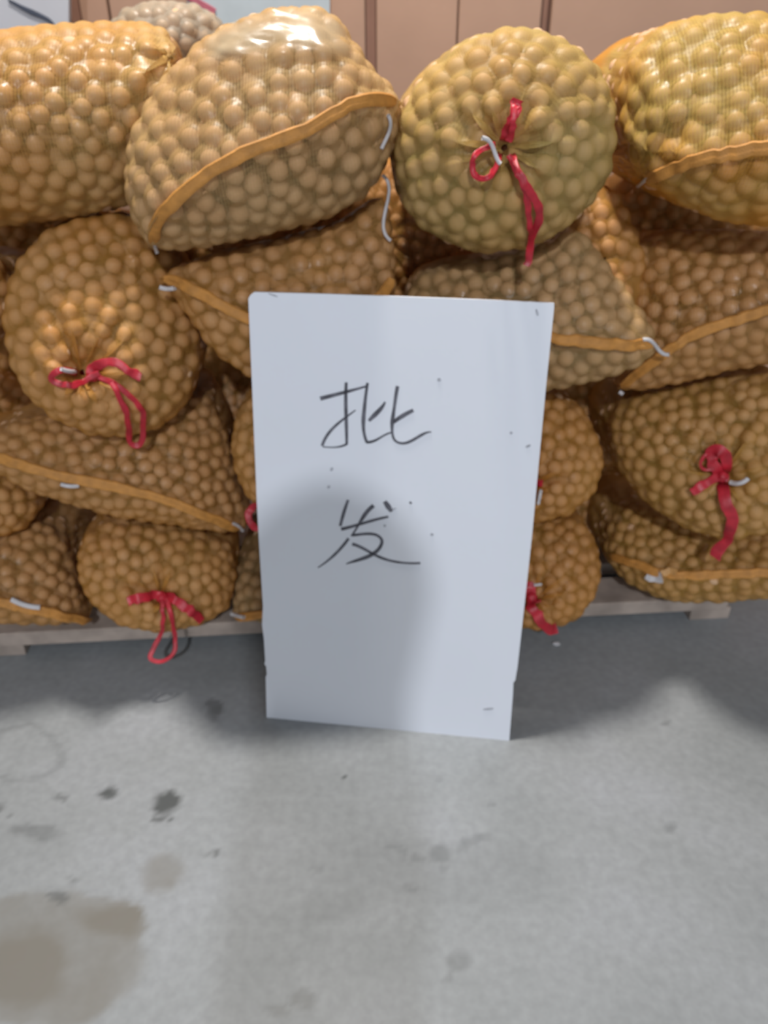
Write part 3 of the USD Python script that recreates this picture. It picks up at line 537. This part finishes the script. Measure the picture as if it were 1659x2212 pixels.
# ------------------------------------------------------------------ nuts: the 300 that show largest one by one, the rest as one mass
BOARD_PX = np.array([(536, 640), (548, 630), (1198, 655), (1100, 1600), (575, 1550)], float)
def build_nuts():
    cen = np.array([n[0] for n in NUTS]); rad = np.array([n[1] for n in NUTS]); own = np.array([n[2] for n in NUTS]); lay = np.array([n[3] for n in NUTS])
    u, v, w = pix(cen); pr = FPX * rad / w
    q = 4; hh, ww = 2212 // q, 1660 // q
    zb = np.full((hh, ww), 1e9); ib = np.full((hh, ww), -1)
    from shapely import contains_xy
    gx, gy = np.meshgrid((np.arange(ww) + .5) * q, (np.arange(hh) + .5) * q)
    zb[contains_xy(Polygon(BOARD_PX), gx, gy)] = 0
    order = np.nonzero((u > -20) & (u < 1680) & (v > -20) & (v < 2230))[0]
    for i in order:
        x0, x1 = int((u[i] - pr[i]) // q), int((u[i] + pr[i]) // q) + 1; y0, y1 = int((v[i] - pr[i]) // q), int((v[i] + pr[i]) // q) + 1
        x0, y0 = max(x0, 0), max(y0, 0); x1, y1 = min(x1, ww), min(y1, hh)
        if x1 <= x0 or y1 <= y0: continue
        d2 = (gx[y0:y1, x0:x1] - u[i]) ** 2 + (gy[y0:y1, x0:x1] - v[i]) ** 2
        z = w[i] - np.sqrt(np.maximum(0, rad[i] ** 2 - d2 * (w[i] / FPX) ** 2))
        m = (d2 < pr[i] ** 2) & (z < zb[y0:y1, x0:x1])
        zb[y0:y1, x0:x1][m] = z[m]; ib[y0:y1, x0:x1][m] = i
    cnt = np.bincount(ib[ib >= 0], minlength=len(cen))
    top = np.argsort(-cnt, kind='stable')[:300]; top = top[np.argsort(own[top], kind='stable')]
    where = {'S1': 'in the sack lying sideways at the top left', 'S2': 'in the biggest straw coloured sack with the curved hem', 'S3': 'in the olive yellow sack with the large red bow',
             'S4': 'in the orange and green sack at the top right corner', 'S5': 'in the tied sack with pink bow in the second row', 'S6': 'in the hemmed sack under the biggest sack',
             'S7': 'in the hemmed sack behind the board\'s top right corner', 'S8': 'in the brown sack with rising hem at the right edge'}
    first = None
    proto = trimesh.creation.icosphere(subdivisions=3); vtx = proto.vertices
    vtx = vtx * (1 + .035 * (meshkit.fbm(vtx * 1.6 + 11, 2) - .5))[:, None]; vtx[:, 2] *= .95
    for i in top:
        key = NETS[own[i]]['key']; lab = 'round tan nut seen through the net ' + where.get(key, 'in ' + NETS[own[i]]['root'].GetCustomDataByKey('label'))
        lab = ' '.join(lab.split()[:16])
        x = UsdGeom.Xform.Define(stage, '/World/' + numbered('nut'))
        x.AddTranslateOp().Set(Gf.Vec3d(*map(float, cen[i]))); x.AddRotateXYZOp().Set(Gf.Vec3f(*map(float, rng.uniform(0, 360, 3)))); x.AddScaleOp().Set(Gf.Vec3f(*([float(rad[i])] * 3)))
        p = x.GetPrim()
        if first is None:
            first = p; obj('shell', trimesh.Trimesh(vtx, proto.faces, process=False), NUT, p, smooth=True)
        else:
            p.GetReferences().AddInternalReference(first.GetPath()); p.SetInstanceable(True)
        tag(p, lab, 'nut', lab)
    rest = np.setdiff1d(np.arange(len(cen)), top)
    pi = UsdGeom.PointInstancer.Define(stage, '/World/packed_nuts')
    m = usdkit.mesh(stage, '/World/packed_nuts/nut_shell', trimesh.Trimesh(shell_v.vertices * [1, 1, .95], shell_v.faces, process=False), NUT, smooth=True)
    pi.CreatePrototypesRel().SetTargets([m.GetPath()])
    pi.CreateProtoIndicesAttr(Vt.IntArray([0] * len(rest)))
    pi.CreatePositionsAttr(Vt.Vec3fArray.FromNumpy(cen[rest].astype(np.float32)))
    pi.CreateScalesAttr(Vt.Vec3fArray.FromNumpy(np.repeat(rad[rest, None], 3, 1).astype(np.float32)))
    qs = rng.normal(size=(len(rest), 4)); qs /= np.linalg.norm(qs, axis=1, keepdims=True)
    pi.CreateOrientationsAttr(Vt.QuathArray([Gf.Quath(float(a), float(b), float(c), float(d)) for a, b, c, d in qs]))
    tag(pi.GetPrim(), 'mass of round tan nuts packed inside the net sacks', 'nuts', kind='stuff')
    print('nuts', len(cen), 'individual', len(top))
build_nuts()

# ------------------------------------------------------------------ the white board with its two written characters
LEAN = math.radians(8.5)
BL, BR = on_floor(575., 1550.), on_floor(1100., 1600.)
bu = (BR - BL) / np.linalg.norm(BR - BL); bback = np.array([-bu[1], bu[0], 0]); bv = bback * math.sin(LEAN) + np.array([0, 0, math.cos(LEAN)]); bn = np.cross(bu, bv); bn = bn / np.linalg.norm(bn)
if bn @ (EYE - BL) < 0: bn = -bn
def on_board(pts):
    pts = np.asarray(pts, float); p = on_plane(pts[:, 0], pts[:, 1], BL, bn) - BL
    return np.stack([p @ bu, p @ bv], 1)
def lift(mesh2, z):                                           # board coordinates (u, v, w) to the world
    v = mesh2.vertices; mesh2.vertices = BL + v[:, :1] * bu + v[:, 1:2] * bv + (v[:, 2:3] + z) * bn; return mesh2
sign = thing('wholesale_sign'); tag(sign, 'white board with two handwritten characters leaning on the sacks', 'sign')
bp = [(536.5, 645), (541, 637), (549, 631), (700, 635), (870, 641), (1050, 648), (1197, 655), (1197, 664), (1180, 830), (1163, 1010), (1150, 1150), (1136, 1280), (1118, 1440), (1113, 1470), (1109, 1474), (1108, 1500), (1100, 1600), (960, 1588), (830, 1575), (700, 1562), (576, 1550),
      (574, 1462), (576.5, 1458), (575, 1440), (571, 1434), (573, 1428), (570, 1380), (566, 1350), (568, 1310), (560, 1180), (555, 1090), (548, 920), (543, 800)]
poly = Polygon(on_board(bp)); TH = .009
bm = trimesh.creation.extrude_polygon(poly, TH, engine='earcut'); obj('panel', lift(bm, -TH), MAT['board'], sign, smooth=False)
def stroke(pts, wpx):
    q = on_board(pts); q = spline(q, 40) if len(q) > 2 else q[0] + (q[1] - q[0]) * np.linspace(0, 1, 40)[:, None]
    s = np.linspace(0, 1, 40); w = np.interp(s, np.linspace(0, 1, len(wpx)), wpx) * .00104
    t = np.gradient(q, axis=0); t /= np.linalg.norm(t, axis=1, keepdims=True); nn = np.stack([-t[:, 1], t[:, 0]], 1)
    top = []
    for sgn, z in ((-1, 0), (-1, .0006), (1, .0006), (1, 0)):
        top.append(np.c_[q + nn * sgn * w[:, None] / 2, np.full(40, z)])
    v = np.stack(top, 1).reshape(-1, 3); f = grid_faces(40, 4, True); k = 39 * 4
    return trimesh.Trimesh(v, np.vstack([f, [[0, 1, 2], [0, 2, 3], [k, k + 2, k + 1], [k, k + 3, k + 2]]]), process=False)
char1 = [([(692, 861), (715, 855), (746, 847), (792, 834)], [7, 6, 5, 3]), ([(748, 826), (747, 867), (748, 910), (749, 960)], [5, 6, 6, 4.5]), ([(749, 959), (737, 964), (724, 966), (697, 965)], [4, 3, 2, 2]),
         ([(696, 963), (707, 940), (741, 906), (768, 886)], [5, 5, 4, 2]), ([(794, 827), (790, 856), (787, 884), (785, 919), (787, 938), (793, 956)], [4.5, 5, 6, 7, 5, 5]), ([(792, 955), (803, 954), (815, 949), (848, 934)], [5, 4, 3, 3]),
         ([(797, 909), (815, 891), (824, 881), (832, 868)], [5, 8, 7, 3]), ([(859, 834), (855, 856), (852, 878), (847, 919), (848, 938), (853, 951), (864, 957), (891, 951), (932, 933)], [6, 5.5, 5, 7, 4, 4, 5, 5, 2]), ([(850, 912), (867, 900), (893, 886)], [6, 7.5, 6])]
char2 = [([(752, 1080), (742, 1110), (735, 1136)], [4.5, 6, 5]), ([(737, 1143), (761, 1137), (785, 1130), (839, 1116)], [6, 5, 5, 4]), ([(807, 1092), (791, 1108), (772, 1138), (759, 1158)], [7, 7, 4, 3]), ([(753, 1163), (724, 1197), (687, 1226)], [5, 5, 2]),
         ([(761, 1156), (780, 1154), (798, 1153), (816, 1157), (825, 1167), (823, 1178), (813, 1191), (785, 1206), (748, 1218)], [5, 5, 5, 5, 6, 7, 7, 5, 2]), ([(761, 1175), (789, 1187), (815, 1201), (859, 1214), (908, 1216)], [6, 5, 5, 4, 4]), ([(831, 1083), (838, 1093), (846, 1105)], [7, 10, 6]), ([(885, 1084), (889, 1088)], [4, 3.5])]
for ch in (char1, char2): tag(obj('handwritten_character', lift(join([stroke(p, w) for p, w in ch]), .0002), MAT['ink'], sign, smooth=False), 'black handwritten character')
for a, b, w0 in [((1158, 668), (1162, 682), 4), ((580, 634), (600, 641), 3), ((1136, 966), (1146, 961), 5), ((1102, 933), (1106, 937), 5), ((945, 818), (952, 822), 7), ((714, 1012), (719, 1015), 8), ((708, 1050), (712, 1054), 7), ((930, 1153), (936, 1156), 6), ((1044, 1532), (1066, 1530), 6), ((829, 1134), (833, 1137), 5), ((846, 1100), (856, 1098), 3)]:
    obj('scuff', lift(stroke([a, b], [w0 * .5, w0, w0 * .5]), .0001), MAT['scuff'], sign, smooth=False)

# ------------------------------------------------------------------ things behind and loose scraps
def prism(pts2, y0, depth):                                  # an outline in pixels standing on the plane Y = y0, given depth behind it
    p = on_plane(np.array([a for a, _ in pts2], float), np.array([b for _, b in pts2], float), (0, y0, 0), np.array([0, 1.0, 0]))
    m = trimesh.creation.extrude_polygon(Polygon(p[:, [0, 2]]), depth, engine='earcut'); v = m.vertices.copy()
    m.vertices = np.stack([v[:, 0], y0 + depth - v[:, 2], v[:, 1]], 1); m.fix_normals(); return m
wb = thing('leaning_board'); tag(wb, 'pale lavender board with a dark curved stroke behind the stack, top left', 'board')
obj('panel', prism([(-330, 1000), (-330, -250), (148, -250), (150, 1000)], 2.5, .02), MAT['whiteboard'], wb, smooth=False)
sp = on_plane(*spline([(18, 0), (45, 15), (70, 27), (95, 38), (108, 46), (116, 56)], 30).T, (0, 2.497, 0), np.array([0, 1.0, 0]))
obj('stroke', strip(sp, np.interp(np.linspace(0, 1, 30), [0, .5, 1], [.006, .014, .009]), .003), MAT['darkmark'], wb, smooth=50)
bb = thing('pale_panel'); tag(bb, 'pale blue panel with a red strip leaning on the wall behind the biggest sack', 'panel')
obj('sheet', prism([(404, 1000), (404, -220), (712, -220), (714, 1000)], 2.52, .02), MAT['bluebag'], bb, smooth=False)
sp = on_plane(*spline([(370, -30), (395, -14), (415, -3), (434, 9), (450, 18), (464, 27)], 24).T, (0, 2.516, 0), np.array([0, 1.0, 0]))
obj('strip', strip(sp, .019, .004), plain('strap_red', (0.40, 0.10, 0.14), .6), bb, smooth=50)
sc = trimesh.creation.icosphere(subdivisions=2); sc.vertices *= (1 + .6 * (meshkit.noise(sc.vertices * 2.1 + 3) - .5))[:, None] * [.009, .006, .004]; sc.vertices += on_floor(1201., 1392.) + [0, 0, .003]
tag(obj('paper_scrap', sc, MAT['string'], None, smooth=True), 'tiny white scrap on the floor right of the board', 'scrap')

# ------------------------------------------------------------------ the photographer, standing behind the camera; the lamp behind throws the shadow on the board
def limb_chain(chain):
    out = []
    for (a, ra), (b, rb) in zip(chain[:-1], chain[1:]):
        sp = [m3.Manifold.sphere(r_, 20).translate(tuple(map(float, p))) for p, r_ in ((a, ra), (b, rb))]
        out.append(m3.Manifold.batch_hull(sp))
    return out
def blend(chains, ref=.012, it=8):
    m = m3.Manifold.batch_boolean([q for c in chains for q in limb_chain(c)], m3.OpType.Add).refine_to_length(ref).to_mesh()
    t = trimesh.Trimesh(m.vert_properties[:, :3], m.tri_verts, process=True); trimesh.smoothing.filter_taubin(t, iterations=it); return t
who = thing('person'); tag(who, 'person in dark hooded jacket behind the camera holding up a phone', 'person')
cx, cy = -0.02, -0.40
skin = plain('skin', (0.55, 0.34, 0.24), .5); jac = plain('jacket_cloth', (0.05, 0.055, 0.07), .8); tro = plain('trouser_cloth', (0.06, 0.06, 0.07), .8); sho = plain('shoe_rubber', (0.10, 0.10, 0.10), .6)
PH = EYE - FW * .022                                          # the phone's middle, just behind the lens
hand_r = PH - UP * .075 - FW * .022
arm_r = [((cx, cy + .17, 1.30), .048), ((cx + .02, cy + .22, 1.06), .040), (tuple(hand_r - FW * .05 - UP * .03), .027)]
fing = []
for k, (dz, ln) in enumerate(((.045, .9), (.022, 1.0), (-.001, .95), (-.022, .8))):
    b0 = hand_r + UP * dz - RT * .0 ; fing.append([(b0 + RT * .02, .010), (b0 + RT * .044 + FW * .008, .009), (b0 + RT * .042 * ln + FW * .030, .008), (b0 + RT * .022 + FW * .036, .007)])
fing.append([(hand_r - RT * .02, .011), (hand_r - RT * .045 + UP * .02, .010), (hand_r - RT * .042 + UP * .05 + FW * .014, .008)])
head = [[((cx, cy + .02, 1.36), .052), ((cx, cy + .03, 1.45), .060)], [((cx, cy + .045, 1.44), .055), ((cx, cy + .03, 1.53), .088)], [((cx, cy + .10, 1.42), .030), ((cx, cy + .075, 1.49), .062)], [((cx, cy + .118, 1.50), .010), ((cx, cy + .130, 1.472), .014)],
        [((cx - .082, cy + .03, 1.495), .014), ((cx - .084, cy + .025, 1.515), .018)], [((cx + .082, cy + .03, 1.495), .014), ((cx + .084, cy + .025, 1.515), .018)]]
hl = np.array([cx - .03, cy - .20, .74])
lf = [[(hl + [0, .018 * k - .02, -.06], .010), (hl + [.006, .019 * k - .02, -.10 - .004 * (k % 3)], .009), (hl + [.018, .018 * k - .02, -.125], .008)] for k in range(4)] + [[(hl + [0, .03, -.02], .011), (hl + [.012, .055, -.055], .010), (hl + [.02, .058, -.08], .008)]]
body = blend(head + [arm_r, [(hand_r - UP * .02, .026), (hand_r + UP * .035, .024)], [((cx, cy, 1.36), .05), ((cx, cy, 1.10), .09), ((cx, cy, .90), .10)], [((cx, cy - .17, 1.30), .045), ((cx - .02, cy - .22, 1.03), .038), (hl, .026), (hl + [0, 0, -.06], .026)]] + fing + lf
             + [[((cx, cy + sy * .08, .88), .075), ((cx + .01, cy + sy * .09, .47), .052), ((cx, cy + sy * .09, .09), .038)] for sy in (-1, 1)], .010, 5)
obj('body', body, skin, who, smooth=True)
jacket = blend([[((cx, cy, 1.33), .10), ((cx - .01, cy, 1.12), .115), ((cx - .03, cy, .80), .115)], [((cx, cy - .14, 1.30), .075), ((cx, cy + .14, 1.30), .075)], [((cx, cy - .06, 1.1), .12), ((cx, cy + .06, 1.1), .12)],
                [((cx, cy + .16, 1.29), .075), ((cx + .02, cy + .22, 1.06), .060), (tuple(hand_r - FW * .10 - UP * .055), .045)], [((cx, cy - .16, 1.29), .075), ((cx - .02, cy - .22, 1.03), .060), ((cx - .03, cy - .20, .78), .045)]], .014, 8)
obj('jacket', jacket, jac, who, smooth=True)
hood = m3.Manifold.batch_hull([m3.Manifold.sphere(r_, 28).translate(p) for p, r_ in (((cx, cy - .01, 1.50), .128), ((cx, cy - .03, 1.40), .11))]) - m3.Manifold.batch_hull([m3.Manifold.sphere(.098, 24).translate(p) for p in ((cx, cy + .03, 1.50), (cx, cy + .35, 1.46))])
hm = hood.refine_to_length(.012).to_mesh(); hm = trimesh.Trimesh(hm.vert_properties[:, :3], hm.tri_verts, process=True)
obj('hood', hm, jac, who, smooth=60)
obj('trousers', blend([[((cx, cy + sy * .07, .86), .10), ((cx + .01, cy + sy * .09, .47), .078), ((cx, cy + sy * .09, .10), .062)] for sy in (-1, 1)], .014, 6), tro, who, smooth=True)
for sy in (-1, 1):
    sh = blend([[((cx, cy + sy * .09 - .05, .045), .042), ((cx + .01, cy + sy * .09 + .14, .032), .032)]], .012, 3); sh.vertices[:, 2] = np.maximum(sh.vertices[:, 2], 0); obj('shoe', sh, sho, who, smooth=True)
for dx in (-.032, .032):
    e_ = trimesh.creation.icosphere(subdivisions=2, radius=.011); e_.vertices += [cx + dx, cy + .112, 1.515]; obj('eye', e_, sho, who, smooth=True)
phone = thing('phone'); tag(phone, 'black phone held up in the hand of the person', 'phone')
pb = box((-.037, -.078, -.0045), (.037, .078, .0045), .002); R3 = np.stack([RT, UP, -FW], 1); pb.vertices = pb.vertices @ R3.T + PH - FW * .006 - UP * .045; obj('phone_body', pb, sho, phone, smooth=False)
